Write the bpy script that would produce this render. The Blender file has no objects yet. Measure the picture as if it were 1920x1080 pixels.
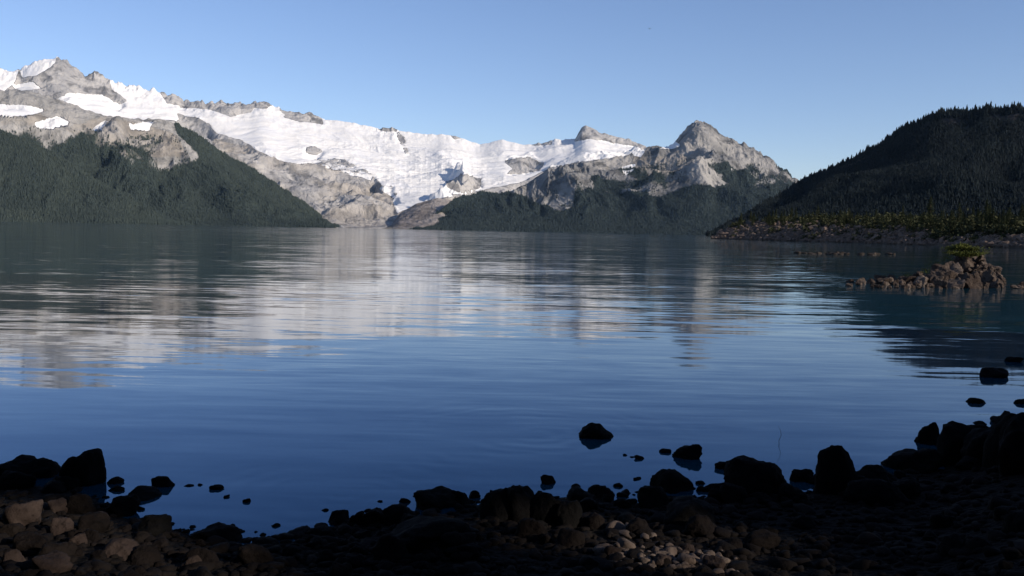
import bpy, math, random
import numpy as np
from mathutils import Matrix, Vector
rng=np.random.default_rng(7); random.seed(7)
F=1760.0; CAMH=2.0
PITCH=math.atan(107/1760); ROLL=math.radians(1.11)
R=np.array((Matrix.Rotation(math.radians(90)-PITCH,3,'X')@Matrix.Rotation(ROLL,3,'Z')))
SUN_AZ=math.radians(122); SUN_EL=math.radians(22)
SUNV=np.array([math.sin(SUN_AZ)*math.cos(SUN_EL),math.cos(SUN_AZ)*math.cos(SUN_EL),math.sin(SUN_EL)])
scene=bpy.context.scene
COL=scene.collection
def dirs(x,y):
    x=np.asarray(x,float);y=np.asarray(y,float)
    d=np.stack([(x-960)/F,-(y-540)/F,-np.ones(np.broadcast(x,y).shape)],-1)
    return d@R.T
def P(x,y,D):
    d=dirs(x,y); h=np.hypot(d[...,0],d[...,1])
    p=d/h[...,None]*np.asarray(D)[...,None]
    p[...,2]+=CAMH
    return p
def proj(V):
    q=(V-np.array([0,0,CAMH]))@R
    return 960+F*q[...,0]/-q[...,2], 540-F*q[...,1]/-q[...,2]
# ---------- noise
def _h(ix,iy,iz,s):
    n=(ix*374761393+iy*668265263+iz*2147483647+s*974634777)&0xffffffff
    n=((n^(n>>13))*1274126177)&0xffffffff
    n=((n^(n>>15))*2246822519)&0xffffffff
    return ((n^(n>>16))&0xffffff)/float(0xffffff)
def vnoise(p,s=0):
    i=np.floor(p).astype(np.int64); f=p-i; f=f*f*f*(f*(f*6-15)+10)
    x,y,z=i[...,0],i[...,1],i[...,2]; r=0
    for a in (0,1):
        wx=f[...,0] if a else 1-f[...,0]
        for b in (0,1):
            wy=f[...,1] if b else 1-f[...,1]
            for c in (0,1):
                wz=f[...,2] if c else 1-f[...,2]
                r=r+wx*wy*wz*_h(x+a,y+b,z+c,s)
    return r*2-1
def fbm(p,o=5,s=0,g=0.5,ridged=False):
    a=1.0;t=0;r=0;q=np.array(p,float)
    for k in range(o):
        n=vnoise(q,s+k*13)
        if ridged: n=1-2*np.abs(n)
        r=r+a*n;t+=a;a*=g;q=q*2.03+17.3
    return r/t
# ---------- mesh helpers
def mk_mesh(name,V,faces,smooth=False):
    me=bpy.data.meshes.new(name)
    V=np.ascontiguousarray(V,dtype=np.float32); faces=np.ascontiguousarray(faces,dtype=np.int32)
    n,k=faces.shape
    me.vertices.add(len(V)); me.vertices.foreach_set('co',V.ravel())
    me.loops.add(n*k); me.loops.foreach_set('vertex_index',faces.ravel())
    me.polygons.add(n); me.polygons.foreach_set('loop_start',np.arange(n,dtype=np.int32)*k)
    me.polygons.foreach_set('use_smooth',np.full(n,smooth))
    me.update(calc_edges=True); me.validate()
    return me
def attr(me,name,vals):
    a=me.attributes.new(name,'FLOAT','POINT'); a.data.foreach_set('value',np.ascontiguousarray(vals,dtype=np.float32).ravel())
def add(name,me,mat=None,kind=None,label=None,cat=None,group=None,parent=None):
    o=bpy.data.objects.new(name,me); COL.objects.link(o)
    if mat and me and not me.materials: me.materials.append(mat)
    if kind:o["kind"]=kind
    if label:o["label"]=label
    if cat:o["category"]=cat
    if group:o["group"]=group
    if parent:o.parent=parent
    return o
def curve(pts):
    a=np.array(pts,float); return lambda x:np.interp(x,a[:,0],a[:,1])
def inpoly(x,y,poly):
    r=np.zeros(x.shape,bool); n=len(poly);j=n-1
    for i in range(n):
        xi,yi=poly[i];xj,yj=poly[j]
        if yi!=yj:
            c=((yi>y)!=(yj>y))&(x<(xj-xi)*(y-yi)/(yj-yi)+xi); r^=c
        j=i
    return r
def blur(a,k=1):
    for _ in range(k):
        b=np.pad(a,1,mode='edge'); a=(b[:-2,1:-1]+b[2:,1:-1]+b[1:-1,:-2]+b[1:-1,2:]+2*b[1:-1,1:-1])/6
    return a
def smooth1(a,k):
    p=np.pad(a,k,mode='reflect',reflect_type='odd'); w=np.hanning(2*k+3)[1:-1]; return np.convolve(p,w/w.sum(),'valid')
# ---------- materials
class NT:
    def __init__(s,m): s.t=m.node_tree; s.n=s.t.nodes; s.l=s.t.links
    def new(s,ty,**k):
        n=s.n.new(ty)
        for a,b in k.items(): setattr(n,a,b)
        return n
    def put(s,sock,v):
        if isinstance(v,bpy.types.NodeSocket): s.l.new(v,sock)
        elif v is not None: sock.default_value=v
    def math(s,op,a,b=None,c=None,clamp=False):
        n=s.new('ShaderNodeMath',operation=op,use_clamp=clamp); s.put(n.inputs[0],a)
        if b is not None:s.put(n.inputs[1],b)
        if c is not None:s.put(n.inputs[2],c)
        return n.outputs[0]
    def vm(s,op,a,b):
        n=s.new('ShaderNodeVectorMath',operation=op); s.put(n.inputs[0],a)
        if op=='SCALE': s.put(n.inputs['Scale'],b)
        elif b is not None: s.put(n.inputs[1],b)
        return n.outputs[0]
    def noise(s,vec,scale,detail=6,rough=0.55,dist=0):
        n=s.new('ShaderNodeTexNoise'); s.put(n.inputs['Vector'],vec); n.inputs['Scale'].default_value=scale
        n.inputs['Detail'].default_value=detail;n.inputs['Roughness'].default_value=rough;n.inputs['Distortion'].default_value=dist
        return n.outputs
    def ramp(s,f,a,b):
        n=s.new('ShaderNodeMapRange',interpolation_type='SMOOTHSTEP'); s.put(n.inputs[0],f); n.inputs[1].default_value=a;n.inputs[2].default_value=b
        return n.outputs[0]
    def mix(s,f,a,b):
        n=s.new('ShaderNodeMix',data_type='RGBA'); s.put(n.inputs[0],f)
        s.put(n.inputs[6],a if isinstance(a,bpy.types.NodeSocket) else (*a,1)); s.put(n.inputs[7],b if isinstance(b,bpy.types.NodeSocket) else (*b,1))
        return n.outputs[2]
    def attr(s,nm):
        n=s.new('ShaderNodeAttribute'); n.attribute_name=nm; return n.outputs['Fac']
    def bump(s,h,dist,st=1.0):
        n=s.new('ShaderNodeBump'); n.inputs['Distance'].default_value=dist;n.inputs['Strength'].default_value=st; s.put(n.inputs['Height'],h); return n.outputs[0]
def newmat(name,rough=0.9,spec=0.2):
    m=bpy.data.materials.new(name); m.use_nodes=True; t=NT(m)
    b=m.node_tree.nodes['Principled BSDF']; b.inputs['Roughness'].default_value=rough
    b.inputs['Specular IOR Level'].default_value=spec
    return m,t,b
def terrain_mat(name,rockA,rockB,brown,veg,snow=(0.80,0.772,0.73),ns=1.0,bd=24.0,sb=0.86):
    m,t,b=newmat(name,0.95,0.1)
    g=t.new('ShaderNodeNewGeometry'); p=g.outputs['Position']
    n1=t.noise(p,0.004*ns,5,0.55)[0]; n2=t.noise(p,0.02*ns,4,0.55)[0]; n3=t.noise(p,0.0015*ns,5,0.55)[0]
    n4=t.noise(p,0.007*ns,6,0.6,0.8)[0]
    rock=t.mix(t.ramp(n1,0.35,0.65),rockA,rockB)
    dark=t.mix(t.ramp(n4,0.36,0.52),tuple(c*0.55 for c in rockA),rock)
    bm=t.math('ADD',t.attr('brown'),t.math('MULTIPLY',t.math('SUBTRACT',n3,0.5),1.2))
    c=t.mix(t.ramp(bm,0.35,0.65),dark,t.mix(t.ramp(n4,0.38,0.60),tuple(x*0.62 for x in brown),brown))
    vm=t.math('ADD',t.attr('veg'),t.math('MULTIPLY',t.math('SUBTRACT',n1,0.5),0.9))
    vm=t.math('ADD',vm,t.math('MULTIPLY',t.math('SUBTRACT',n2,0.5),0.5))
    c=t.mix(t.ramp(vm,0.32,0.62),c,veg)
    sm=t.math('ADD',t.attr('snow'),t.math('MULTIPLY',t.math('SUBTRACT',n2,0.5),0.7))
    sm=t.math('ADD',sm,t.math('MULTIPLY',t.math('SUBTRACT',n1,0.5),1.2))
    sf=t.ramp(sm,0.40,0.60)
    sc=t.mix(t.ramp(n4,0.3,0.6),(snow[0]*0.90,snow[1]*0.92,snow[2]*0.97),snow)
    c=t.mix(sf,c,sc)
    t.put(b.inputs['Base Color'],c)
    hb=t.math('MULTIPLY',t.math('ADD',t.math('MULTIPLY',n2,0.8),n4),t.math('SUBTRACT',1.0,t.math('MULTIPLY',sf,sb)))
    t.put(b.inputs['Normal'],t.bump(hb,bd/ns,1.0))
    return m
# ---------- terrain layer
LAY={}
def layer(name,x0,x1,nx,nt,rows,mat,relief,jag=None,polys={},amp_mod=None,label=None,seed=0,scale=700.,smooth_t=6,snowk=0.3,warp=1.0,sm=35,lowfade=7.0,vegblur=3,dk=0.85,vegn=0.0):
    X=np.linspace(x0,x1,nx); T=np.linspace(0,1,nt)
    ts=[r[0] for r in rows]
    Y=np.zeros((nt,nx));D=np.zeros((nt,nx))
    ry=np.array([r[1](X) for r in rows]); rd=np.array([r[2](X) for r in rows])
    kk=max(2,int(sm/((x1-x0)/nx)))
    crisp=ry[-1].copy()
    for i in range(1,len(ry)): ry[i]=smooth1(ry[i],kk)
    resid=crisp-ry[-1]
    for i in range(nx):
        Y[:,i]=np.interp(T,ts,ry[:,i]); D[:,i]=np.interp(T,ts,rd[:,i])
    below=np.maximum(Y-ry[-1][None,:],0)
    wgt=np.exp(-below/(6+1.5*np.abs(smooth1(np.abs(resid),8))[None,:]))
    R2=resid[None,:]*wgt
    if jag is not None:
        jx=np.stack([np.broadcast_to(X/9.0,Y.shape),below/7.0+seed,0*Y],-1)
        R2=R2+jag(X)[None,:]*fbm(jx,4,seed+3,0.5)*np.exp(-below/14.0)
    Y=Y+R2
    Y=np.minimum.accumulate(Y,axis=0)
    Xg=np.broadcast_to(X,(nt,nx)).copy()
    k=smooth_t
    Dp=np.pad(D,((k,k),(0,0)),mode='reflect',reflect_type='odd'); cs=np.cumsum(np.vstack([np.zeros((1,nx)),Dp]),0)
    D=(cs[2*k+1:]-cs[:-(2*k+1)])/(2*k+1)
    base=P(Xg,Y,D)
    wx=warp*fbm(base/220.,5,seed+50)*10; wy=warp*fbm(base/220.+9,5,seed+70)*5
    def mk(key,XX,YY,kb=3):
        m=np.zeros((nt,nx))
        for sgn,poly in polys.get(key,[]): m[inpoly(XX+wx,YY+wy,poly)]=sgn
        return blur(m,kb)
    sn=mk('snow',Xg,Y,25)
    Dm=float(D.mean())
    az=np.arctan2(base[...,0],base[...,1])
    q=np.stack([az*Dm/scale,D*dk/scale,0*D+seed],-1)
    wq=q.copy(); wq[...,0]+=0.45*fbm(q*1.3+5,3,seed+31); wq[...,1]+=0.45*fbm(q*1.3+15,3,seed+33)
    rel=relief*(0.8*(fbm(wq,7,seed+1,0.49,True)-0.25)+0.42*fbm(wq*3.1,6,seed+9,0.55)*(1-0.65*sn))
    rel*= (1-(1-snowk)*sn)
    if amp_mod is not None: rel+=amp_mod(Xg,Y,q)
    tt=T[:,None]
    fade=np.clip(tt*lowfade,0,1)*np.clip((1-tt)*6,0,1)**0.8
    V=base.copy(); V[...,2]+=rel*fade*np.clip(base[...,2]/60.0,0,1)
    V[0,:,2]=-3
    V[1:,:,2]=np.maximum(V[1:,:,2],0.2)
    PX,PY=proj(V)
    masks={k_:mk(k_,PX,PY,vegblur if k_=='veg' else 3) for k_ in ('snow','brown','veg')}
    if vegn>0:
        mv=masks['veg']; nz=fbm(np.stack([az*Dm/170.,D/300.,0*D],-1),5,seed+90,0.6)
        masks['veg']=np.clip(mv+vegn*nz*np.clip(4*mv*(1.02-mv)+0.15,0,1),0,1)
    extra=[]
    top=V[-1]
    for dd,zf in ((150,0.93),(700,0.6),(1600,-0.02)):
        e=top.copy(); u=e[:,:2]/np.linalg.norm(e[:,:2],axis=1)[:,None]; e[:,:2]+=u*dd*min(1,Dm/2500); e[:,2]*=zf; extra.append(e)
    Vall=np.concatenate([V,np.array(extra)],0); NT_=nt+3
    idx=np.arange(NT_*nx).reshape(NT_,nx)
    f=np.stack([idx[:-1,:-1],idx[:-1,1:],idx[1:,1:],idx[1:,:-1]],-1).reshape(-1,4)
    me=mk_mesh(name,Vall.reshape(-1,3),f,True)
    for key in masks:
        mm=np.concatenate([masks[key]]+[masks[key][-1:]]*3,0); attr(me,key,mm)
    o=add(name,me,mat,kind='structure',label=label)
    LAY[name]=dict(V=V,X=Xg,Y=Y,masks=masks)
    return o
def conifer_batch(pos,hgt,seed=0,rad=0.2,tiers=3,sides=6):
    r=np.random.default_rng(seed); n=len(pos)
    Vs=[];Fs=[];Ts=[];off=0
    tint=r.random(n)
    for k in range(tiers):
        z0=hgt*(0.05+0.28*k); z1=hgt*(0.5+0.5*(k+1)/tiers) if k<tiers-1 else hgt
        rr=hgt*rad*(1-0.27*k)
        a=np.arange(sides)/sides*2*math.pi
        ang=a[None,:]+r.random((n,1))*6.28
        rj=rr[:,None]*r.uniform(0.6,1.25,(n,sides))
        ring=np.stack([np.cos(ang)*rj,np.sin(ang)*rj,np.repeat(z0[:,None],sides,1)+r.uniform(-.06,.06,(n,sides))*hgt[:,None]],-1)+pos[:,None,:]
        tip=pos.copy(); tip[:,2]+=z1; tip[:,0]+=r.uniform(-.02,.02,n)*hgt
        V=np.concatenate([ring,tip[:,None,:]],1)
        b=off+np.arange(n)[:,None]*(sides+1)
        i=np.arange(sides)
        f=np.stack([b+i[None],b+((i+1)%sides)[None],np.repeat(b+sides,sides,1)],-1).reshape(-1,3)
        Vs.append(V.reshape(-1,3));Fs.append(f);Ts.append(np.repeat(tint,sides+1)); off+=n*(sides+1)
    return np.concatenate(Vs),np.concatenate(Fs),np.concatenate(Ts)
def scatter(lname,n,hmin,hmax,seed=0,extra=None):
    L=LAY[lname];V=L['V'];m=L['masks']['veg']
    if extra is not None:m=extra(L)
    r=np.random.default_rng(seed)
    a=V[:-1,:-1];b=V[:-1,1:];c=V[1:,:-1]
    area=np.linalg.norm(np.cross(b-a,c-a),axis=-1)
    w=(area*np.clip((m[:-1,:-1]-0.2)/(0.6),0,1)**1.3).ravel(); w/=w.sum()
    k=r.choice(w.size,n,p=w); i,j=np.unravel_index(k,area.shape)
    u=r.random((n,1));v=r.random((n,1))
    p=a[i,j]+(b-a)[i,j]*u+(c-a)[i,j]*v
    h=r.uniform(hmin,hmax,n)*(0.8+0.4*r.random(n))
    p[:,2]-=h*0.05
    return p,h
def foliage_mat(name,c0,c1,rough=0.9,ns=0.01):
    m,t,b=newmat(name,rough,0.15)
    g=t.new('ShaderNodeNewGeometry'); n=t.noise(g.outputs['Position'],ns,4,0.6)[0]
    f=t.math('ADD',t.math('MULTIPLY',t.attr('tint'),0.5),t.math('MULTIPLY',t.ramp(n,0.3,0.7),0.5))
    t.put(b.inputs['Base Color'],t.mix(f,c0,c1)); return m

# ======== far snow range
m_far=terrain_mat('snow_and_granite',(0.30,0.29,0.285),(0.46,0.435,0.405),(0.40,0.36,0.315),(0.20,0.19,0.15))
sky_pts=[(-120,150),(-40,120),(0,131),(38,131),(48,122),(70,113),(100,108),(120,109),(140,125),(160,141),(175,137),(190,138),(215,150),(235,158),(262,163),(290,168),(325,178),(345,192),(370,190),(400,192),(440,195),(470,197),(488,189),(500,190),(515,200),(540,208),(580,213),(605,223),(650,228),(710,240),(735,240),(747,245),(800,252),(840,252),(860,257),(900,271),(940,262),(985,271),(1005,271),(1040,260),(1078,262),(1090,240),(1098,237),(1112,240),(1130,250),(1160,256),(1190,266),(1215,280),(1300,300),(1400,340)]
jagM1=curve([(-120,8),(40,7),(60,4),(160,10),(240,10),(300,6),(340,9),(470,10),(520,4),(530,6),(605,6),(620,1.5),(700,2),(712,8),(745,8),(750,2),(1000,2),(1010,5),(1040,4),(1085,4),(1200,6)])
def c(v): return lambda x:np.full_like(np.asarray(x,float),v)
def shoreline(off=0): return lambda x:414.5+0.01935*x+off
snowbig=[(205,150),(260,150),(330,170),(335,203),(400,200),(440,217),(480,201),(515,190),(560,220),(612,212),(650,212),(710,230),(760,236),(840,240),(900,254),(940,250),(985,256),(1040,246),(1082,250),(1130,262),(1170,268),(1200,278),(1190,292),(1150,298),(1080,303),(1030,316),(990,335),(940,350),(880,362),(820,375),(780,387),(745,400),(736,388),(747,362),(715,345),(690,322),(640,300),(600,303),(560,308),(520,297),(480,282),(450,262),(410,252),(395,235),(370,220),(330,212),(330,228),(200,224),(160,207),(105,188),(130,172),(190,178),(225,197),(238,190),(210,166)]
polysM1={'snow':[(1,snowbig),(1,[(40,120),(70,110),(108,104),(95,124),(65,141),(42,143)]),(1,[(-130,120),(38,132),(25,155),(0,175),(-130,180)]),(1,[(20,158),(60,153),(78,166),(40,171)]),
   (0,[(836,340),(868,329),(906,335),(897,354),(860,362),(838,352)]),(0,[(945,302),(990,294),(1018,305),(1010,320),(955,326),(962,312)]),
   (0,[(338,180),(440,184),(484,190),(470,211),(430,219),(400,205),(360,201)]),(0,[(480,180),(515,192),(500,204),(478,200)]),(0,[(523,202),(607,208),(607,232),(560,229),(530,223)]),
   (0,[(708,230),(747,233),(747,246),(710,246)]),(0,[(1078,264),(1092,226),(1130,240),(1215,268),(1200,276),(1160,269),(1110,258)]),(0,[(1000,260),(1042,252),(1036,271),(1004,273)]),
   (0.35,[(570,276),(590,272),(606,284),(590,291),(572,288)]),(0.35,[(832,243),(852,245),(866,262),(850,262)]),(0.45,[(742,246),(752,246),(772,288),(764,290)]),
   (0,[(300,170),(332,170),(340,200),(310,196)]),(0.62,[(690,350),(740,345),(745,372),(720,360)]),(0.55,[(560,300),(640,296),(700,325),(690,340),(620,318)])],
 'brown':[(0.5,[(400,260),(600,300),(740,350),(740,430),(400,430)]),(0.9,[(740,400),(800,372),(870,372),(860,430),(740,430)]),(0.4,[(-130,170),(200,180),(200,240),(-130,240)])],
 'veg':[(0.2,[(610,412),(650,402),(700,415),(725,427),(730,440),(600,440)])]}
def ampM1(X,Y,q):
    ice=np.exp(-((X-770)/170)**2-((Y-325)/34)**2)
    ice2=0.3*np.exp(-((X-640)/200)**2-((Y-270)/26)**2)
    return 24*(ice+ice2)*fbm(q*np.array([6,17,1.]),5,99,0.6,True)
layer('snow_mountain_range',-120,1330,1400,380,
 [(0,shoreline(),c(5200)),(0.16,lambda x:shoreline()(x)-22,c(5900)),(0.5,lambda x:0.5*(shoreline()(x)+curve(sky_pts)(x))+10,c(6900)),(1,curve(sky_pts),c(8600))],
 m_far,260,jag=jagM1,polys=polysM1,amp_mod=ampM1,seed=11,scale=950.,snowk=0.30,dk=1.1,label="snow and glacier covered granite mountain range")

layer('moraine_hill',715,905,200,60,[(0,shoreline(),c(5000)),(1,curve([(715,430),(735,420),(750,400),(780,382),(820,371),(850,376),(875,395),(905,432)]),c(5500))],
 terrain_mat('moraine_rock',(0.25,0.22,0.20),(0.34,0.30,0.27),(0.28,0.235,0.205),(0.06,0.08,0.05)),30,polys={'brown':[(0.6,[(700,300),(920,300),(920,450),(700,450)])],'veg':[(0.4,[(700,418),(920,418),(920,450),(700,450)])]},seed=31,scale=300.,sm=12,label="bare brown rock knoll below the glacier")

# left alpine and forest mass
m_left=terrain_mat('alpine_slope',(0.25,0.24,0.225),(0.38,0.355,0.325),(0.32,0.285,0.245),(0.034,0.044,0.038))
skyM2=curve([(-160,160),(0,168),(60,172),(110,186),(150,202),(200,216),(240,221),(300,225),(330,232),(360,247),(400,275),(430,293),(480,319),(540,358),(580,387),(602,405),(622,419),(640,425),(700,428)])
forest2=[(-170,235),(0,246),(50,264),(90,290),(130,272),(160,264),(200,285),(240,295),(230,310),(290,320),(340,314),(378,298),(355,272),(325,234),(345,222),(380,240),(430,274),(480,300),(540,340),(600,386),(640,440),(-170,440)]
layer('alpine_mountain',-160,700,840,240,[(0,shoreline(0.3),c(4300)),(0.55,lambda x:shoreline()(x)*0.45+skyM2(x)*0.55,c(4800)),(1,skyM2,c(5600))],
 m_left,185,jag=c(4),polys={'snow':[(1,[(-170,185),(-20,192),(55,198),(92,208),(45,219),(0,216),(-170,212)]),(1,[(58,232),(108,219),(132,232),(92,243),(70,242)]),(0.9,[(178,236),(203,224),(188,246),(168,246)]),(1,[(238,231),(292,229),(282,245),(244,243)])],
 'brown':[(0.6,[(-170,230),(110,240),(190,290),(360,300),(330,250),(200,215),(110,240),(60,200),(-170,190)])],'veg':[(0.4,[(-170,225),(120,245),(380,262),(390,325),(150,315)]),(0.3,[(330,225),(420,268),(400,290),(340,260)]),(1,forest2)]},seed=41,scale=560.,lowfade=3,vegblur=13,vegn=1.1,sm=14,label="brown alpine mountainside with snow patches and conifer forest")
skyM2b=curve([(-160,225),(0,247),(50,263),(90,282),(140,312),(200,352),(260,388),(300,408),(320,418),(345,421.5)])
layer('forested_slope',-160,345,380,120,[(0,shoreline(0.6),c(3800)),(1,skyM2b,c(4300))],m_left,95,jag=c(2),polys={'veg':[(1,[(-200,100),(400,100),(400,500),(-200,500)])]},seed=45,scale=340.,lowfade=3,sm=14,label="steep lakeside slope under dense conifer forest")

# right centre mountain
m_mid=terrain_mat('grey_mountain_rock',(0.17,0.165,0.16),(0.32,0.30,0.275),(0.30,0.265,0.225),(0.028,0.038,0.037),bd=30)
skyM3=curve([(770,429.5),(795,427),(815,407),(835,387),(870,371),(920,363),(955,360),(985,347),(1010,330),(1040,317),(1090,306),(1130,299),(1170,292),(1190,285),(1215,279),(1240,275),(1258,270),(1280,252),(1296,236),(1304,230),(1312,227),(1326,231),(1340,243),(1370,260),(1400,272),(1440,294),(1470,318),(1490,333),(1540,372),(1600,432)])
forest3=[(770,440),(820,360),(870,350),(930,350),(985,366),(1000,380),(1050,397),(1080,387),(1120,374),(1160,366),(1185,358),(1200,362),(1240,370),(1280,355),(1310,345),(1340,352),(1380,340),(1400,356),(1430,350),(1480,345),(1620,380),(1620,450),(770,450)]
layer('rocky_peak_mountain',770,1600,980,280,[(0,shoreline(),c(4800)),(0.5,lambda x:shoreline()(x)*0.5+skyM3(x)*0.5,c(5300)),(1,skyM3,curve([(795,5200),(960,5500),(1200,6100),(1312,6400),(1600,6000)]))],
 m_mid,205,jag=curve([(770,2),(1180,4),(1270,8),(1300,11),(1400,8),(1600,5)]),polys={'snow':[(0.9,[(1228,277),(1262,264),(1282,272),(1262,281)]),(0.8,[(1168,312),(1190,305),(1192,320),(1175,331)]),(0.9,[(1182,282),(1214,272),(1200,293),(1188,292)]),(0.8,[(1368,312),(1380,317),(1375,323)])],
 'brown':[(0.5,[(1180,290),(1300,290),(1310,335),(1190,350)])],'veg':[(0.36,[(1130,315),(1480,300),(1495,360),(1100,390)]),(0.36,[(960,345),(1120,330),(1150,380),(1000,395)]),(1,forest3)]},
 seed=61,scale=620.,sm=18,lowfade=1.7,vegblur=16,vegn=1.4,label="grey rocky mountain with sharp peak above conifer forest")

# right dark hill
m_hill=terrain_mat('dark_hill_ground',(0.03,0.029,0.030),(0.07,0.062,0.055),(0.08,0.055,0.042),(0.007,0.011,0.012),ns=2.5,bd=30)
skyE=curve([(1325,443),(1350,432),(1380,417),(1440,378),(1490,349),(1550,319),(1600,297),(1660,262),(1700,237),(1750,214),(1790,205),(1820,208),(1850,200),(1880,206),(1905,200),(1930,202),(2050,185),(2250,175)])
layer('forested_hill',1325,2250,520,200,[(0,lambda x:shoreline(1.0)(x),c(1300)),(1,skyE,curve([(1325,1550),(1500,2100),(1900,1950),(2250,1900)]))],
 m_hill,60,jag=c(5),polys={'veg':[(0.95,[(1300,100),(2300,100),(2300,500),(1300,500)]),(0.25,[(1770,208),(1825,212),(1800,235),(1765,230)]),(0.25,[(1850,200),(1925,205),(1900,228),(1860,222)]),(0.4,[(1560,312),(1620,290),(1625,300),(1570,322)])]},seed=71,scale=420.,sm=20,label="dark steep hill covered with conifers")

mf_left=foliage_mat('hazy_conifer_foliage',(0.024,0.033,0.032),(0.050,0.062,0.050),ns=0.006)  # some distance haze is tinted into this foliage colour
mf_mid=foliage_mat('haze_blue_foliage',(0.018,0.027,0.030),(0.038,0.049,0.045),ns=0.006)  # bluish base colour stands in for distance haze
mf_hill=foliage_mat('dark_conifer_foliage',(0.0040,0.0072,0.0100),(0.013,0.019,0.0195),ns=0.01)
def forest_obj(name,parts,mat,label,seed,rad=0.2,tiers=2,sides=5):
    p=np.concatenate([a for a,b in parts]);h=np.concatenate([b for a,b in parts])
    V,f,t=conifer_batch(p,h,seed,rad,tiers,sides); me=mk_mesh(name,V,f,False); attr(me,'tint',t)
    add(name,me,mat,kind='stuff',label=label,cat='forest')
forest_obj('mountainside_forest',[scatter('alpine_mountain',40000,6,14,1),scatter('forested_slope',30000,7,14,2)],mf_left,"dense conifer forest on the lower mountain slopes",1,0.26)
forest_obj('lakeside_forest',[scatter('rocky_peak_mountain',44000,6,14,3)],mf_mid,"conifer forest below the grey rocky peak",2,0.26)
def ridge_only(L):
    m=np.zeros_like(L['Y']); m[-8:]=1; return m
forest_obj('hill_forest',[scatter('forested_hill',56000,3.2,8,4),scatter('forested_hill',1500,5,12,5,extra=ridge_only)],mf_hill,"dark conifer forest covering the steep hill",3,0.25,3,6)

# ======== water
m=bpy.data.materials.new('lake_water'); m.use_nodes=True; t=NT(m); t.n.clear()
outn=t.new('ShaderNodeOutputMaterial'); dif=t.new('ShaderNodeBsdfDiffuse'); glo=t.new('ShaderNodeBsdfGlossy'); mxs=t.new('ShaderNodeMixShader'); fre=t.new('ShaderNodeFresnel')
fre.inputs['IOR'].default_value=1.32; glo.inputs['Roughness'].default_value=0.045; dif.inputs['Color'].default_value=(0.003,0.034,0.052,1)
g=t.new('ShaderNodeNewGeometry'); p=g.outputs['Position']
def slope(scale,sx,sy,ax,ay,detail=3,dist=0.4):
    q=t.vm('MULTIPLY',p,(sx,sy,1)); o=t.noise(q,scale,detail,0.5,dist)[1]
    return t.vm('MULTIPLY',t.vm('SUBTRACT',o,(0.5,0.5,0.5)),(ax,ay,0))
s0=slope(1.0,0.08,0.50,0.02,0.035,2)
s1=slope(1.0,0.30,2.4,0.03,0.105,2)
s2=slope(1.0,1.3,7.0,0.05,0.075,2)
s3=slope(0.05,0.5,1.6,0.02,0.02,3)
sx=t.new('ShaderNodeSeparateXYZ'); t.put(sx.inputs[0],p)
calm=t.math('ADD',0.42,t.math('MULTIPLY',t.ramp(sx.outputs[1],8.0,26.0),0.58))
calm=t.math('ADD',calm,t.math('MULTIPLY',t.ramp(sx.outputs[1],50.0,400.0),0.9))
patch=t.ramp(t.noise(t.vm('MULTIPLY',p,(0.4,1.5,1)),0.09,4,0.5)[0],0.35,0.65)
sm=t.vm('ADD',t.vm('ADD',s0,s3),t.vm('SCALE',t.vm('ADD',s1,s2),t.math('ADD',0.5,t.math('MULTIPLY',patch,0.65))))
sm=t.vm('SCALE',sm,calm)
def ring(cx,cy,rmax,amp,freq):
    d=t.vm('SUBTRACT',p,(cx,cy,0)); ln=t.new('ShaderNodeVectorMath',operation='LENGTH'); t.put(ln.inputs[0],d); L_=ln.outputs['Value']
    wob=t.math('MULTIPLY',t.noise(p,1.3,2,0.5)[0],0.5)
    s_=t.math('SINE',t.math('MULTIPLY',t.math('ADD',L_,wob),freq)); f_=t.math('SUBTRACT',1.0,t.ramp(L_,rmax*0.25,rmax))
    f_=t.math('MULTIPLY',f_,t.ramp(t.noise(p,0.9,2,0.5)[0],0.38,0.62))
    return t.vm('SCALE',t.vm('NORMALIZE',d,None),t.math('MULTIPLY',t.math('MULTIPLY',s_,f_),amp))
def wz(x,y):
    d=dirs(x,y); s=-CAMH/d[2]; q=d*s; return q[0],q[1],0.0
r1=wz(1010,815); r2=wz(640,925)
sm=t.vm('ADD',sm,t.vm('ADD',ring(r1[0],r1[1],2.6,0.007,24.0),ring(r2[0],r2[1],1.8,0.006,30.0)))
nn=t.vm('NORMALIZE',t.vm('ADD',sm,(0,0,1)),None)
for nd in (dif,glo,fre): t.put(nd.inputs['Normal'],nn)
t.put(glo.inputs['Color'],t.mix(t.ramp(fre.outputs[0],0.05,0.60),(0.42,0.66,1.0),(0.96,0.985,1.0)))
t.put(mxs.inputs[0],fre.outputs[0]); t.l.new(dif.outputs[0],mxs.inputs[1]); t.l.new(glo.outputs[0],mxs.inputs[2]); t.l.new(mxs.outputs[0],outn.inputs[0])
S=16000
me=mk_mesh('lake_water',np.array([(-S,-60,0),(S,-60,0),(S,S,0),(-S,S,0)]),np.array([[0,1,2,3]]))
add('lake_water',me,m,kind='structure',label="calm blue alpine lake with gentle ripples")

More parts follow.
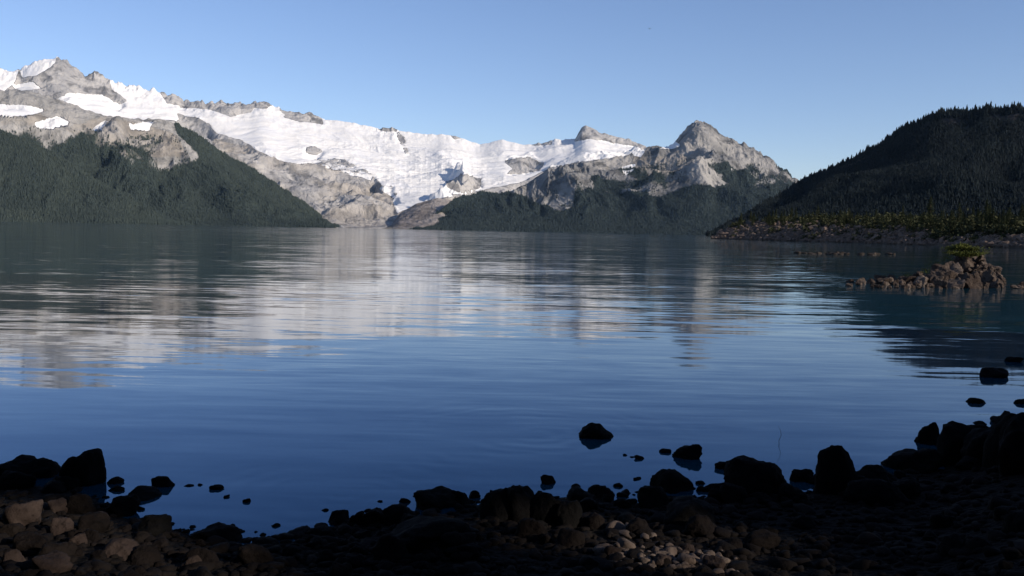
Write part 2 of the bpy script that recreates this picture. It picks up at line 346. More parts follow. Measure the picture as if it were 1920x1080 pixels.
# ======== thin air haze between the lake and the mountains
hm=bpy.data.materials.new('mountain_air_haze'); hm.use_nodes=True; hn=hm.node_tree; hn.nodes.clear()
ho=hn.nodes.new('ShaderNodeOutputMaterial'); hv=hn.nodes.new('ShaderNodeVolumeScatter'); hv.inputs['Color'].default_value=(0.50,0.74,1.0,1); hv.inputs['Density'].default_value=0.85e-5; hv.inputs['Anisotropy'].default_value=0.0
hn.links.new(hv.outputs[0],ho.inputs['Volume'])
X0,X1,Y0,Y1,Z0,Z1=-9000,9000,700,12000,0.05,2300
hvx=np.array([(X0,Y0,Z0),(X1,Y0,Z0),(X1,Y1,Z0),(X0,Y1,Z0),(X0,Y0,Z1),(X1,Y0,Z1),(X1,Y1,Z1),(X0,Y1,Z1)])
hf=np.array([(3,2,1,0),(4,5,6,7),(0,1,5,4),(1,2,6,5),(2,3,7,6),(3,0,4,7)])
add('sky_haze',mk_mesh('sky_haze',hvx,hf),hm,kind='structure',label="thin blue atmospheric haze in front of the mountains")

# ======== beach
shore_px=np.array([(-400,900),(0,905),(100,912),(200,935),(235,968),(330,1000),(450,1012),(560,1003),(620,985),(700,965),(800,948),(900,940),(1000,945),(1150,925),(1300,935),(1400,930),(1500,920),(1650,892),(1750,882),(1800,855),(1920,790),(2100,740),(2400,700)],float)
sd=dirs(shore_px[:,0],shore_px[:,1]); tt_=-CAMH/sd[:,2]; sw=sd*tt_[:,None]
saz=np.arctan2(sw[:,0],sw[:,1]); sr=np.hypot(sw[:,0],sw[:,1])
def rshore(az):
    a=np.abs(az); r=np.interp(az,saz,sr)
    k=np.clip((a-0.75)/0.8,0,1); return r*(1-k)+60*k
def ground_z(x,y):
    x=np.asarray(x,float);y=np.asarray(y,float)
    az=np.arctan2(x,y); r=np.hypot(x,y); d=rshore(az)-r
    z=np.where(d>0,0.065*np.minimum(d,7),0.16*d)
    z=np.maximum(z,-1.5)
    kb=np.clip((np.abs(az)-0.75)/0.8,0,1)
    back=np.clip(r-5,0,60)*0.12*kb*(d>0)
    q=np.stack([x,y,0*x],-1)
    return z+back+0.03*fbm(q*2.2,4,5)
m_ground,t,b=newmat('dark_gravel_ground',0.95,0.05)
g=t.new('ShaderNodeNewGeometry'); n=t.noise(g.outputs['Position'],9,8,0.7)[0]; v=t.new('ShaderNodeTexVoronoi'); t.put(v.inputs['Vector'],g.outputs['Position']); v.inputs['Scale'].default_value=22
t.put(b.inputs['Base Color'],t.mix(n,(0.003,0.0028,0.0026),(0.012,0.010,0.009))); t.put(b.inputs['Normal'],t.bump(t.math('ADD',v.outputs['Distance'],n),0.03,1))
gx=np.concatenate([-np.geomspace(120,0.2,110),np.geomspace(0.2,120,110)]);gy=np.concatenate([-np.geomspace(120,0.2,70)-0.2,np.linspace(0,14,130),np.geomspace(14.3,60,20)])
GX,GY=np.meshgrid(gx,gy); GZ=ground_z(GX,GY)
ny,nx=GX.shape; idx=np.arange(ny*nx).reshape(ny,nx)
f=np.stack([idx[:-1,:-1],idx[:-1,1:],idx[1:,1:],idx[1:,:-1]],-1).reshape(-1,4)
add('lake_shore_ground',mk_mesh('lake_shore_ground',np.stack([GX,GY,GZ],-1).reshape(-1,3),f,True),m_ground,kind='structure',label="stony lake shore sloping into the water")

# ======== rocks
import bmesh
def ico(sub):
    bm=bmesh.new(); bmesh.ops.create_icosphere(bm,subdivisions=sub,radius=1)
    V=np.array([v.co[:] for v in bm.verts]); Fc=np.array([[v.index for v in f_.verts] for f_ in bm.faces]); bm.free(); return V,Fc
ICO={s:ico(s) for s in (1,2,3,4,5)}
def rock_shape(sub,seed,planes=18,rough=0.24,ex=14,lo=0.68):
    V,Fc=ICO[sub]; r=np.random.default_rng(seed)
    n=r.normal(size=(planes,3)); n/=np.linalg.norm(n,axis=1)[:,None]
    d=r.uniform(lo,1.0,planes)
    dots=np.maximum(V@n.T,1e-3); rad=1/(np.sum((dots/d)**ex,axis=1)+ (1/1.25)**ex)**(1/ex)
    W=V*rad[:,None]
    W=W*(1+rough*fbm(W*1.9+seed,6,seed,0.6))[:,None]
    if sub>=4 and rough>0.1: W=W*(1+0.09*fbm(W*4.5+seed,5,seed+3,0.62,True))[:,None]
    W=W/np.max(np.abs(W),axis=0)
    return W,Fc
def rock_mat(name,ca,cb,cc,rough=0.8,spec=0.3,bs=0.02,s=1.0):
    m,t,b=newmat(name,rough,spec)
    oi=t.new('ShaderNodeObjectInfo')
    g=t.new('ShaderNodeNewGeometry'); p=g.outputs['Position']
    off=t.vm('ADD',p,t.vm('SCALE',t.vm('ADD',oi.outputs['Location'],(1,1,1)),oi.outputs['Random']))
    n1=t.noise(off,3*s,7,0.65)[0];n2=t.noise(off,22*s,6,0.7)[0];n3=t.noise(off,90*s,3,0.6)[0]
    c_=t.mix(t.ramp(n1,0.35,0.65),ca,cb); c_=t.mix(t.math('MULTIPLY',oi.outputs['Random'],0.7),c_,cc)
    c_=t.mix(t.ramp(n2,0.52,0.7),c_,tuple(x*0.45 for x in ca))
    t.put(b.inputs['Base Color'],c_)
    t.put(b.inputs['Normal'],t.bump(t.math('ADD',n2,t.math('MULTIPLY',n3,0.4)),bs,0.9)); return m
m_shaded=rock_mat('shade_dark_rock',(0.0035,0.0032,0.003),(0.008,0.007,0.0065),(0.006,0.0055,0.0055),0.85,0.05)  # near-black: the shade on the shore is put into the rock colour
m_sunlit=rock_mat('sunlit_volcanic_rock',(0.022,0.015,0.012),(0.062,0.044,0.036),(0.018,0.012,0.0105),0.9,0.08)  # lighter copy of the rock, brightened for the sun patches
m_dim=rock_mat('dim_brown_rock',(0.006,0.0044,0.0038),(0.014,0.0105,0.0088),(0.008,0.006,0.0055),0.9,0.05)  # in-between copy, part of the dappled shade is in the colour
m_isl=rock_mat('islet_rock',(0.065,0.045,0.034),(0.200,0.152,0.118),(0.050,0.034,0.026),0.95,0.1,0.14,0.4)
SHADED=[];SUNLIT=[];DIM=[];ISL=[];REEF=[]
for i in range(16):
    V,Fc=rock_shape(4,100+i); a=mk_mesh('rock',V,Fc,True); a.materials.append(m_shaded); SHADED.append(a)
    a=mk_mesh('rock',V,Fc,True); a.materials.append(m_sunlit); SUNLIT.append(a)
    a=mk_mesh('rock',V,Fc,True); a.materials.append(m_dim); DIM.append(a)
    V,Fc=rock_shape(4,300+i,9,0.09,80,0.42); W=V*(1+0.10*np.sign(fbm(V*2.6+i,2,i))*np.clip(np.abs(fbm(V*2.6+i,2,i))*8,0,1))[:,None]; a=mk_mesh('rock',W,Fc,False); a.materials.append(m_isl); ISL.append(a)
def ground_hit(x,y,water=False):
    d=dirs(x,y)
    s=-CAMH/d[2]
    for _ in range(25):
        q=d*s; z=float(ground_z(q[0],q[1])); z=max(z,0.0)
        s=s*0.5+0.5*((z-CAMH)/d[2])
    q=d*s; return q[0],q[1],max(float(ground_z(q[0],q[1])),0)
def put_rock(x,yb,w,h,pool,label,group,name='rock',z=None,xyz=None,depth=0.85,bury=0.3):
    if xyz is None:
        X_,Y_,Z_=ground_hit(x,yb)
    else: X_,Y_,Z_=xyz
    D=math.hypot(X_,Y_); sl=math.sqrt(D*D+(CAMH-Z_)**2)/F
    W=w*sl*0.5; dep=W*depth; u=np.array([X_,Y_])/D
    H=h*sl; c_=np.array([X_,Y_])+u*dep*0.5
    o=bpy.data.objects.new(name,random.choice(pool)); COL.objects.link(o)
    hz=H/(2*(1-bury)); 
    o.scale=(W*1.04,dep,hz*1.02); o.rotation_euler=(random.uniform(-.15,.15),random.uniform(-.15,.15),math.atan2(-u[0],u[1])+random.choice([0,math.pi])+random.uniform(-.4,.4))
    o.location=(c_[0],c_[1],Z_+H-hz)
    o["label"]=label;o["category"]="rock"
    if group:o["group"]=group
    return o
big=[(1112,829,74,36),(1287,868,56,34),(1245,850,26,8),(1200,863,22,7),(1172,855,10,4),(1185,858,8,3),(1255,936,92,68),(1357,884,38,18),(1740,845,40,50),(1722,830,20,10),(1858,712,52,20),(1832,759,36,12),(1900,681,30,11),(1914,760,24,12),
(1570,926,90,88),(1425,930,130,60),(1390,925,66,40),(1500,908,50,26),(1345,927,46,17),(1705,894,100,48),(1810,866,110,64),(1855,868,100,66),(1895,870,90,82),(1930,885,100,108),(1030,911,34,18),(888,938,26,16),(935,976,84,66),(975,978,76,62),(1020,982,70,54),(810,962,90,40),(745,982,80,42),(705,985,50,30),(1085,940,64,26),(1130,940,64,26),(636,987,44,30),(675,990,36,28),
(165,926,86,72),(120,926,46,28),(30,902,76,34),(80,902,66,34),(305,918,44,24),(270,940,70,22),(407,920,26,11),(464,943,16,7),(215,910,30,13),(290,1004,66,36),(410,1024,100,34),(517,989,16,7),(350,1001,16,7),(790,1035,210,46),(424,934,14,5),(1062,988,60,46),(1640,910,80,36),(1780,800,14,6),(1836,797,26,7),(1380,943,60,30),(1880,798,40,14),(1480,940,60,36),(262,957,18,6),(1290,988,110,44),(1640,948,120,46),(860,953,60,30),(560,1009,54,16),(600,1010,64,24),(500,1028,54,17),(1535,914,46,26),(1610,923,56,32),(1750,878,66,30),(1660,904,46,22),(220,924,32,13),(385,1009,40,13),(1320,924,30,10),(1160,914,22,7),(1080,914,20,6),(355,913,20,5),(375,911,10,4),(1765,838,16,7),(1690,868,24,10),(1220,918,18,6),(1130,916,14,5),(925,928,18,7),(760,945,26,10),(690,962,20,7)]
for i in range(30):
    x=random.uniform(240,1900); ys=float(np.interp(x,shore_px[:,0],shore_px[:,1])); w=random.uniform(6,20); big.append((x,ys-random.uniform(2,30)**1.0,w,w*0.35))
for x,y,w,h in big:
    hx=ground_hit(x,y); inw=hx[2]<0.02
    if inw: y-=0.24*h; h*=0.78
    put_rock(x,y,w,h,SHADED,"wet boulder darkened for shade, standing in shallow lake water" if inw else "dark shaded boulder on the stony shore","boulders along the lake shore",name='boulder',bury=0.5 if inw else 0.4)
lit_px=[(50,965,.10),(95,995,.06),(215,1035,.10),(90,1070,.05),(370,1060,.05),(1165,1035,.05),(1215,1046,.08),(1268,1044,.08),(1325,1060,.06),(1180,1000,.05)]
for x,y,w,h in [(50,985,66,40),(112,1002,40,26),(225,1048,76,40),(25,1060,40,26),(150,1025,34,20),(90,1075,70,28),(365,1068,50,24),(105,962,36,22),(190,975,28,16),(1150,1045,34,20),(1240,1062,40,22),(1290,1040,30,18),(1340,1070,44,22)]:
    put_rock(x,y,w,h,SUNLIT,"brown volcanic stone brightened for a patch of sunlight","stones on the lake shore",name='stone',bury=0.4)
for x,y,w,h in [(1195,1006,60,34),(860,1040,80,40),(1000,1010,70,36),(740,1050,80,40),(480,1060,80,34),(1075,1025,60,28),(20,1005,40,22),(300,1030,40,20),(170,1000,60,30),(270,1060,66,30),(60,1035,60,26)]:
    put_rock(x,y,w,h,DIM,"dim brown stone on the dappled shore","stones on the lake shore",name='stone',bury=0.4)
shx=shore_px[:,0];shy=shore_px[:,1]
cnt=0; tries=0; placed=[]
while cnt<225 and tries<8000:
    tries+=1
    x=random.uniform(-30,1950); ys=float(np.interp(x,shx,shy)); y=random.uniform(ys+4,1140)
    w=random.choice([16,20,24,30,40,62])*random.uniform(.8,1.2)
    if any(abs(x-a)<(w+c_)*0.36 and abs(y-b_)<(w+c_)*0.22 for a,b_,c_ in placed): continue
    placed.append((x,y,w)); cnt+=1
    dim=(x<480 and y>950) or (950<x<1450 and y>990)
    put_rock(x,y,w,w*random.uniform(.38,.62),DIM if dim else SHADED,"dim brown stone on the dappled shore" if dim else "dark shaded stone on the shore","stones on the lake shore",name='stone',bury=0.4)
# pebbles
def scatter_rocks(pos,size,sub,seed,flat=0.65,variants=8):
    r=np.random.default_rng(seed); Vs=[];Fs=[];off=0
    prot=[rock_shape(sub,seed+i,9,0.15,20,0.55) for i in range(variants)]
    which=r.integers(0,variants,len(pos))
    for k in range(variants):
        V,Fc=prot[k]; sel=np.where(which==k)[0]; n=len(sel)
        if n==0: continue
        a=r.random(n)*6.28; ca,sa=np.cos(a),np.sin(a)
        s=size[sel][:,None]*np.stack([r.uniform(.8,1.3,n),r.uniform(.7,1.1,n),flat*r.uniform(.7,1.2,n)],-1)
        W=V[None]*s[:,None,:]
        x=W[...,0]*ca[:,None]-W[...,1]*sa[:,None]; y=W[...,0]*sa[:,None]+W[...,1]*ca[:,None]
        W=np.stack([x,y,W[...,2]],-1)+pos[sel][:,None,:]
        Vs.append(W.reshape(-1,3)); Fs.append((Fc[None]+ (off+np.arange(n)*len(V))[:,None,None]).reshape(-1,3)); off+=n*len(V)
    return np.concatenate(Vs),np.concatenate(Fs)
n=6500; az=rng.uniform(-0.62,0.62,n); rs=rshore(az); rr=rs-rng.random(n)**0.8*(rs-3.6)+0.15
px_=np.sin(az)*rr;py_=np.cos(az)*rr; pz=ground_z(px_,py_)
V,Fc=scatter_rocks(np.stack([px_,py_,pz],-1),np.clip(rng.lognormal(-3.4,0.4,n),0.015,0.09),2,900)
m_peb=rock_mat('pebble_stone',(0.005,0.0040,0.0035),(0.013,0.0100,0.0083),(0.010,0.0078,0.007),0.9,0.05,0.01)
add('shore_gravel',mk_mesh('shore_gravel',V,Fc,True),m_peb,kind='stuff',label="loose pebbles and gravel between the shore stones",cat='gravel')
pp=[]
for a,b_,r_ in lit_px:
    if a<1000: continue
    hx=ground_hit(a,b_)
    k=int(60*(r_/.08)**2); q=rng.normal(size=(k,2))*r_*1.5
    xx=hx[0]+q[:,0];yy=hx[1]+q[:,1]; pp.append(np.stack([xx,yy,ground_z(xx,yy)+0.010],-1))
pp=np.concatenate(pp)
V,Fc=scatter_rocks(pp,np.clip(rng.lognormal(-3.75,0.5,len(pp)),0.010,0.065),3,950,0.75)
m_sunlit_peb=rock_mat('sunlit_pebble_stone',(0.045,0.032,0.025),(0.125,0.096,0.076),(0.08,0.056,0.045),0.9,0.08,0.01)  # paler copy of the pebble colour paints sunlight onto the gravel
add('sunlit_gravel',mk_mesh('sunlit_gravel',V,Fc,True),m_sunlit_peb,kind='stuff',label="gravel coloured pale tan for sunlight",cat='gravel')

# ======== peninsula
m_pen=terrain_mat('peninsula_ground',(0.05,0.038,0.029),(0.10,0.076,0.058),(0.085,0.062,0.047),(0.018,0.024,0.012),ns=30,bd=12)
shP=curve([(1335,446),(1400,449),(1500,451),(1700,457),(1920,462),(2200,470)])
skP=curve([(1335,444),(1350,432),(1385,419),(1430,411),(1500,409),(1560,405),(1600,408),(1700,405),(1800,410),(1920,408),(2200,410)])
dP=curve([(1335,470),(1500,400),(1700,330),(1920,280),(2200,240)])
layer('rocky_peninsula',1335,2200,420,50,[(0,shP,dP),(0.6,lambda x:0.4*shP(x)+0.6*skP(x),lambda x:dP(x)+22),(1,skP,lambda x:dP(x)+60)],m_pen,2.6,jag=c(4),warp=0.4,sm=15,
  polys={'veg':[(0.6,[(1400,390),(2300,390),(2300,425),(1700,422),(1560,418),(1400,412)])]},seed=91,scale=22.,label="low rocky peninsula with talus and scrub")
L=LAY['rocky_peninsula']; V=L['V']
r=np.random.default_rng(5)
def pen_idx(n,tmin,tmax,xmin=1336,xmax=2190):
    xr=r.uniform(xmin,xmax,n); ti=(r.uniform(tmin,tmax,n)*(V.shape[0]-1)).astype(int)
    xi=((xr-1335)/865*(V.shape[1]-1)).astype(int); return V[ti,xi],xr,ti/(V.shape[0]-1)
p,xr,tr=pen_idx(7500,0.02,0.9); keep=tr<np.interp(xr,[1336,1480,1600,1750,2190],[.9,.85,.7,.5,.4])+0.25*fbm(p/9.,3,8); p=p[keep].copy()
Vv,Fc=scatter_rocks(p,np.clip(r.lognormal(-0.95,0.6,len(p)),0.12,1.7),1,777,0.9)
m_tal=rock_mat('talus_rock',(0.085,0.060,0.045),(0.27,0.205,0.160),(0.13,0.09,0.068),0.95,0.05,0.1,0.3)
add('talus_boulders',mk_mesh('talus_boulders',Vv,Fc,False),m_tal,kind='stuff',label="reddish brown talus boulders along the waterline",cat='rocks')
def leaf_quads(cent,size,seed,flat=0.6):
    r_=np.random.default_rng(seed); n=len(cent)
    a=r_.normal(size=(n,3)); a[:,2]*=flat; a/=np.linalg.norm(a,axis=1)[:,None]
    b_=r_.normal(size=(n,3)); b_-=a*np.sum(a*b_,1)[:,None]; b_/=np.linalg.norm(b_,axis=1)[:,None]
    s=size[:,None] if hasattr(size,'__len__') else size
    q=np.stack([cent-a*s,cent-b_*s*0.55,cent+a*s,cent+b_*s*0.55],1)
    V_=q.reshape(-1,3); F_=np.arange(n*4).reshape(n,4); return V_,F_,np.repeat(r_.random(n),4)
p,xr,tr=pen_idx(2600,0.08,1.0,1370)
thr=np.interp(xr,[1370,1480,1600,1750,2190],[.85,.72,.58,.40,.25])+0.55*fbm(p/12.,3,18); kp=(tr>thr)|(r.random(len(tr))<0.10); p=p[kp]; cc=[];ss=[];tt_l=[]
for q in p:
    k=26; s_=r.uniform(0.4,1.9); d_=r.normal(size=(k,3))*s_*0.42; d_[:,2]=np.abs(d_[:,2])*1.3
    cc.append(q+d_); ss.append(np.full(k,0.32*s_)); tt_l.append(np.full(k*4,r.random()**1.6))
Vv,Fv,Tv=leaf_quads(np.concatenate(cc),np.concatenate(ss),6,1.0); Tv=0.35*Tv+0.65*np.concatenate(tt_l)
m_shrub=foliage_mat('scrub_foliage',(0.011,0.017,0.008),(0.070,0.066,0.027),ns=0.12)
me=mk_mesh('peninsula_scrub',Vv,Fv); attr(me,'tint',Tv); add('peninsula_scrub',me,m_shrub,kind='stuff',label="low green and rusty scrub covering the peninsula",cat='bushes')
def taper(points,radii,sides=7):
    pts=np.array(points,float); n=len(pts); Vs=[]
    for i in range(n):
        t_=pts[min(i+1,n-1)]-pts[max(i-1,0)]; t_/=np.linalg.norm(t_)+1e-9
        u=np.cross(t_,[0.3,1,0.1]); u/=np.linalg.norm(u); v_=np.cross(t_,u)
        a=np.arange(sides)/sides*2*math.pi
        Vs.append(pts[i]+radii[i]*(np.cos(a)[:,None]*u+np.sin(a)[:,None]*v_))
    Vs=np.concatenate(Vs); f_=[]
    for i in range(n-1):
        for k in range(sides): f_.append((i*sides+k,i*sides+(k+1)%sides,(i+1)*sides+(k+1)%sides,(i+1)*sides+k))
    return Vs,np.array(f_)
def conifer_crown(seed,whorls=22,boughs=7,leafs=5,rad=0.2,lo=0.1,ls=0.035):
    r_=np.random.default_rng(seed); C=[];S_=[]
    for w in range(whorls):
        z=lo+(1-lo)*(w/whorls)**0.9; rmax=rad*(1-z)**0.8*r_.uniform(0.75,1.15)+0.008
        for b_ in range(boughs):
            if r_.random()<0.12: continue
            a=r_.random()*6.28; L_=rmax*r_.uniform(0.6,1.1)
            for k in range(leafs):
                f_=(k+0.6)/leafs; C.append((math.cos(a)*L_*f_+r_.normal()*0.006,math.sin(a)*L_*f_+r_.normal()*0.006,z-0.28*L_*f_+r_.normal()*0.006)); S_.append(ls*(1.1-0.45*z))
    C.append((0,0,0.99));S_.append(0.02)
    return np.array(C),np.array(S_)
m_bark,t,b=newmat('conifer_bark',0.95,0.1); g=t.new('ShaderNodeNewGeometry'); t.put(b.inputs['Base Color'],t.mix(t.noise(g.outputs['Position'],12,5,0.6)[0],(0.04,0.03,0.022),(0.12,0.095,0.075)))
m_con=foliage_mat('conifer_needles',(0.010,0.016,0.008),(0.050,0.056,0.021),ns=0.05)
protos=[]
for i in range(5):
    C,S_=conifer_crown(40+i,rad=0.17+0.03*(i%3)); Vv,Fv,Tv=leaf_quads(C,S_,i,0.4); me=mk_mesh('crown',Vv,Fv); attr(me,'tint',Tv); me.materials.append(m_con)
    Vt,Ft=taper([(0,0,-0.03),(0.004,0,0.3),(0,0.004,0.7),(0,0,0.98)],[0.022,0.017,0.009,0.002]); mt=mk_mesh('trunk',Vt,Ft,True); mt.materials.append(m_bark)
    protos.append((mt,me))
r=np.random.default_rng(21)
xs_=np.concatenate([r.uniform(1385,1700,75),r.uniform(1700,1935,85)])
for k,x in enumerate(xs_):
    xi=int((x-1335)/865*(V.shape[1]-1)); tmin=0.6 if x<1700 else 0.35
    ti=int(r.uniform(tmin,1.0)*(V.shape[0]-1)); q=V[ti,xi]
    D=math.hypot(q[0],q[1]); hp=r.uniform(9,22)*(1.0 if x<1650 else 1.25)
    if r.random()<0.15: hp*=1.45
    H=hp*D/F; mt,mc=protos[r.integers(0,5)]
    e=bpy.data.objects.new('conifer_tree',None); COL.objects.link(e); e.location=q; e.scale=(H*r.uniform(1.0,1.6),)*2+(H,); e.rotation_euler=(0,0,r.random()*6.28)
    e["label"]="small dark green conifer on the rocky peninsula"; e["category"]="tree"; e["group"]="conifers on the rocky peninsula"
    for nm,mm in (('trunk',mt),('crown',mc)):
        o=bpy.data.objects.new(nm,mm); COL.objects.link(o); o.parent=e

# ======== islet
base=wz(1790,532); 
G="rocks of the small islet"
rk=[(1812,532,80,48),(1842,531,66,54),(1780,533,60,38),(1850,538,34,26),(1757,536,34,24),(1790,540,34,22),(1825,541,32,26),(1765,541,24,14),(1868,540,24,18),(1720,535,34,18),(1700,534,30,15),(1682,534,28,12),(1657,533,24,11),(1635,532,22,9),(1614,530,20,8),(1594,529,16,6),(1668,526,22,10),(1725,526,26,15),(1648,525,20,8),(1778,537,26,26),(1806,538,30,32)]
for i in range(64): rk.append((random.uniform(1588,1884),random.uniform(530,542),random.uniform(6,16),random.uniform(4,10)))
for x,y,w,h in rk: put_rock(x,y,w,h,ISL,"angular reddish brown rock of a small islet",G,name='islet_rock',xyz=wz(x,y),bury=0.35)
D0=math.hypot(base[0],base[1]); sl=D0/F
topc=curve([(1700,528),(1730,519),(1748,509),(1762,498),(1780,489),(1800,481),(1825,474),(1842,473),(1856,488),(1870,508),(1886,530)])
stack=[]
for i in range(30):
    x=random.uniform(1768,1860); yt=float(topc(x)); w=random.uniform(18,32)
    y=yt+w*0.42+(520-yt)*random.random(); stack.append((x,min(y,530),w))
for i in range(95):
    x=random.uniform(1735,1876); yt=float(topc(x)); w=random.uniform(7,17)
    y=yt+w*0.3+(533-yt)*random.random()**0.8; stack.append((x,min(y,537),w))
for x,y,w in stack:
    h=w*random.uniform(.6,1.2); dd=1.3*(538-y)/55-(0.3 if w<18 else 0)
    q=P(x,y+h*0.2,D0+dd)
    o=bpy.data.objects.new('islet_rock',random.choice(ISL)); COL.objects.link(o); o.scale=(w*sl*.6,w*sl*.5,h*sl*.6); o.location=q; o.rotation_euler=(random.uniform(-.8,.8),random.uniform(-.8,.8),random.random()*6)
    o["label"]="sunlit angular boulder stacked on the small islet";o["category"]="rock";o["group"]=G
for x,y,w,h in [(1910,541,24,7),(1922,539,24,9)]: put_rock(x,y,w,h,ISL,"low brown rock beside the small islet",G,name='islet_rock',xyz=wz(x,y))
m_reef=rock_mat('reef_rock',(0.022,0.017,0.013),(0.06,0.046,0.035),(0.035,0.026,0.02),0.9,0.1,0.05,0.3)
for i in range(6):
    V2,Fc=rock_shape(3,500+i,10,0.2); a=mk_mesh('reef_rock',V2,Fc,False); a.materials.append(m_reef); REEF.append(a)
for i in range(36):
    x=random.choice([random.uniform(1492,1590),random.uniform(1560,1690)]); y=475.5+(x-1500)*0.012+random.uniform(-1.0,1.0)
    put_rock(x,y,random.uniform(6,18),random.uniform(1.4,4.2),REEF,"low brown rock of a reef just above water","rocks of the low reef",name='reef_rock',xyz=wz(x,y),bury=0.5)
# bonsai conifer on islet
tb=P(1808,490,D0+0.6); s=D0/F
root=bpy.data.objects.new('stunted_pine_tree',None); COL.objects.link(root); root.location=tb; root.scale=(1.08,1.08,1.08)
root["label"]="stunted flat-topped yellow green pine growing on an islet"; root["category"]="tree"
Vt,Ft=taper([(0,0,-.15),(0.05,0,0.15),(-0.05,0,0.35),(-0.12,0,0.55),(-0.1,0,0.72)],[.05,.042,.035,.02,.008]); parts=[(Vt,Ft)]
tips=[]
for a,zz,L_ in [(0,.22,.66),(3.3,.24,.75),(1.4,.25,.45),(4.6,.24,.5),(5.4,.2,.5),(3.9,.2,.55),(0.5,.40,.6),(2.8,.42,.65),(5.6,.44,.4),(2.0,.5,.4),(3.6,.52,.35)]:
    e_=np.array([math.cos(a)*L_,math.sin(a)*L_*0.8,zz+.10]); m0=np.array([-.05,0,zz]); mid=(m0+e_)/2+np.array([0,0,.05])
    parts.append(taper([m0,mid,e_],[.022,.014,.005],5)); tips+= [m0+(e_-m0)*f_ for f_ in (.35,.6,.8,1.0)]
off=0;VV=[];FF=[]
for a_,b_ in parts:
    VV.append(a_);FF.append([tuple(int(i)+off for i in f_) for f_ in b_]);off+=len(a_)
FF=np.array([f_ for g_ in FF for f_ in g_])
add('trunk',mk_mesh('trunk',np.concatenate(VV),FF,True),m_bark,parent=root)
r=np.random.default_rng(3); C=[]
for tp in tips+[(-.1,0,.68),(-.05,0,.64),(.05,0,.6)]:
    d_=r.normal(size=(90,3))*np.array([.11,.11,.04]); C.append(np.array(tp)+d_+np.array([0,0,.03]))
Vv,Fv,Tv=leaf_quads(np.concatenate(C),0.035,9,0.8); me=mk_mesh('crown',Vv,Fv); attr(me,'tint',Tv)
m_bon=foliage_mat('yellow_green_needles',(0.028,0.040,0.008),(0.12,0.12,0.024),ns=3)
add('crown',me,m_bon,parent=root)
for x,y,w in [(1755,500,24),(1735,512,18),(1700,520,14),(1848,476,22),(1776,488,20),(1862,520,14),(1690,524,12)]:
    q=P(x,y,D0+0.5); C=r.normal(size=(90,3))*np.array([w*s*.3,w*s*.3,w*s*.25]); C[:,2]=np.abs(C[:,2])
    Vv,Fv,Tv=leaf_quads(C,0.035,int(x),1.2); me=mk_mesh('shrub',Vv,Fv); attr(me,'tint',Tv); o=add('shrub',me,m_bon,label="small green shrub rooted between islet rocks",cat="shrub",group="shrubs on the islet"); o.location=q

# twig
q=wz(1462,832); s_=math.hypot(q[0],q[1])/F
Vt,Ft=taper([(0,0,-.05),(-.01,0,.03),(.012,0,.08),(0.005,.0,.12),(-.02,0,33*s_)],[.0028,.0025,.002,.0016,.0008],5)
o=add('twig',mk_mesh('twig',Vt,Ft,True),m_bark,label="thin bare twig sticking up from the water",cat="twig"); o.location=q
# bird
q=P(1218,54,260.0)
Vb=np.array([(-.35,0,0),(0,-.09,.02),(.3,0,0.02),(0,.09,.02),(0,0,-.08),(0,0,.09),(-.1,-.75,.25),(.1,-.4,.16),(-.1,.75,.25),(.1,.4,.16),(-.5,0,.02)],float)
Fb=np.array([(0,1,4),(1,2,4),(2,3,4),(3,0,4),(1,0,5),(2,1,5),(3,2,5),(0,3,5),(1,7,5),(7,6,1),(3,5,9),(9,3,8),(10,1,3)])
mb,t,b=newmat('bird_plumage',0.9,0.1); g=t.new('ShaderNodeNewGeometry'); t.put(b.inputs['Base Color'],t.mix(t.noise(g.outputs['Position'],8,3,0.5)[0],(0.01,0.01,0.01),(0.03,0.03,0.03)))
o=add('bird',mk_mesh('bird',Vb,Fb,True),mb,label="small dark bird gliding in clear sky",cat="bird"); o.location=q; o.rotation_euler=(0.2,0.1,0.6)

# ======== forest behind the viewpoint (casts the shore's shade)
r=np.random.default_rng(77)
h2=SUNV[:2]/np.linalg.norm(SUNV[:2]); pq=np.array([-h2[1],h2[0]]); pq=pq if pq[1]>0 else -pq
tp=[]
for k in range(150):
    s_=r.uniform(14,48); q_=r.uniform(-14,21); tp.append((s_*h2+q_*pq,r.uniform(0.4*s_+5,0.4*s_+12)))
for k in range(70):
    a=r.uniform(math.radians(150),math.radians(305)); d_=r.uniform(6,28); tp.append((np.array([math.sin(a),math.cos(a)])*d_,r.uniform(10,18)))
C=[];S_=[];TV=[];TF=[];off=0
rays=[]
for x,y,rp in lit_px:
    rays.append((np.array(ground_hit(x,y))+np.array([0,0,.05]),rp))
for (pp,H) in tp:
    az=math.degrees(math.atan2(pp[0],pp[1]))
    if -55<az<48: continue
    z=float(ground_z(pp[0],pp[1]))
    c_,s__=conifer_crown(r.integers(1,9999),24,8,5,rad=0.22,lo=0.04,ls=0.034)
    C.append(c_*H+np.array([pp[0],pp[1],z])); S_.append(s__*H)
    blocked=False
    for o_,rp in rays:
        w_=pp-o_[:2]; al=w_@h2; dd=abs(w_[0]*h2[1]-w_[1]*h2[0])
        if al>0 and dd<rp+0.3: blocked=True
    if blocked: continue
    a_,b_=taper(np.array([(0,0,-.03),(0,0,.5),(0,0,.98)])*H+np.array([pp[0],pp[1],z]),[.2,.13,.02]); TV.append(a_);TF.append(b_+off);off+=len(a_)
C=np.concatenate(C);S_=np.concatenate(S_)
keep=np.ones(len(C),bool)
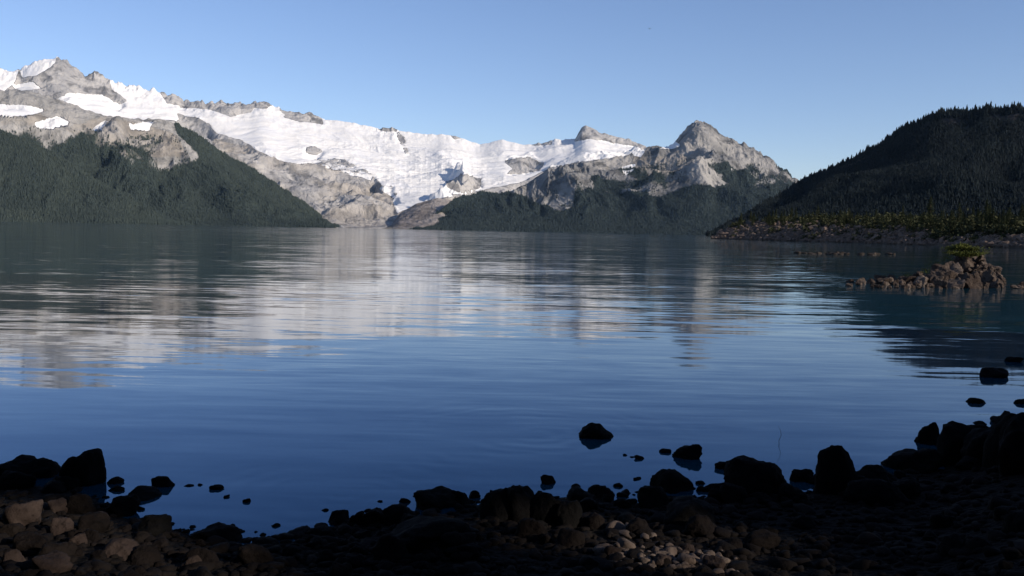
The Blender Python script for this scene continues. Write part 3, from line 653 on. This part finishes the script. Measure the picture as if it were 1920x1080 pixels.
for o_,rp in rays:
    v_=C-o_; al=v_@SUNV; dist=np.linalg.norm(v_-al[:,None]*SUNV,axis=1); keep&=~((dist<rp+S_*0.9)&(al>0))  # foliage cut away along sun rays so chosen shore patches are lit
C=C[keep];S_=S_[keep]
Vv,Fv,Tv=leaf_quads(C,S_,88,0.6); me=mk_mesh('shore_forest',Vv,Fv); attr(me,'tint',Tv)
add('shore_forest',me,m_con,kind='stuff',label="tall shady conifer forest lining the lake shore",cat='forest')
me=mk_mesh('forest_trunks',np.concatenate(TV),np.concatenate(TF),True)
add('shore_forest_trunks',me,m_bark,kind='stuff',label="trunks of the conifer forest lining the shore",cat='forest')

# ======== sky, sun, camera
w=bpy.data.worlds.new("World"); scene.world=w; w.use_nodes=True
nt=w.node_tree; sky=nt.nodes.new('ShaderNodeTexSky'); sky.sky_type='NISHITA'; sky.sun_disc=False
sky.sun_elevation=SUN_EL; sky.sun_rotation=SUN_AZ; sky.air_density=1.0; sky.dust_density=0.5; sky.ozone_density=2.6; sky.altitude=1200
mx=nt.nodes.new('ShaderNodeMix'); mx.data_type='RGBA'; mx.blend_type='MULTIPLY'; mx.inputs[0].default_value=1; mx.inputs[7].default_value=(1.0,0.98,1.12,1)
bg=nt.nodes['Background']; nt.links.new(sky.outputs[0],mx.inputs[6]); nt.links.new(mx.outputs[2],bg.inputs[0]); bg.inputs[1].default_value=0.13
ld=bpy.data.lights.new('sun','SUN'); ld.energy=4.8; ld.angle=math.radians(0.5); ld.color=(1,0.92,0.81)
lo=bpy.data.objects.new('sun',ld); COL.objects.link(lo); lo.rotation_euler=Vector(SUNV).to_track_quat('Z','Y').to_euler(); lo.location=(0,0,50)
cd=bpy.data.cameras.new('camera'); cam=bpy.data.objects.new('camera',cd); COL.objects.link(cam)
cd.sensor_width=36; cd.lens=33; cd.clip_start=0.1; cd.clip_end=60000
M=Matrix(R.tolist()).to_4x4(); M.translation=Vector((0,0,CAMH)); cam.matrix_world=M
scene.camera=cam
scene.view_settings.view_transform='Standard'; scene.view_settings.look='None'; scene.view_settings.exposure=0
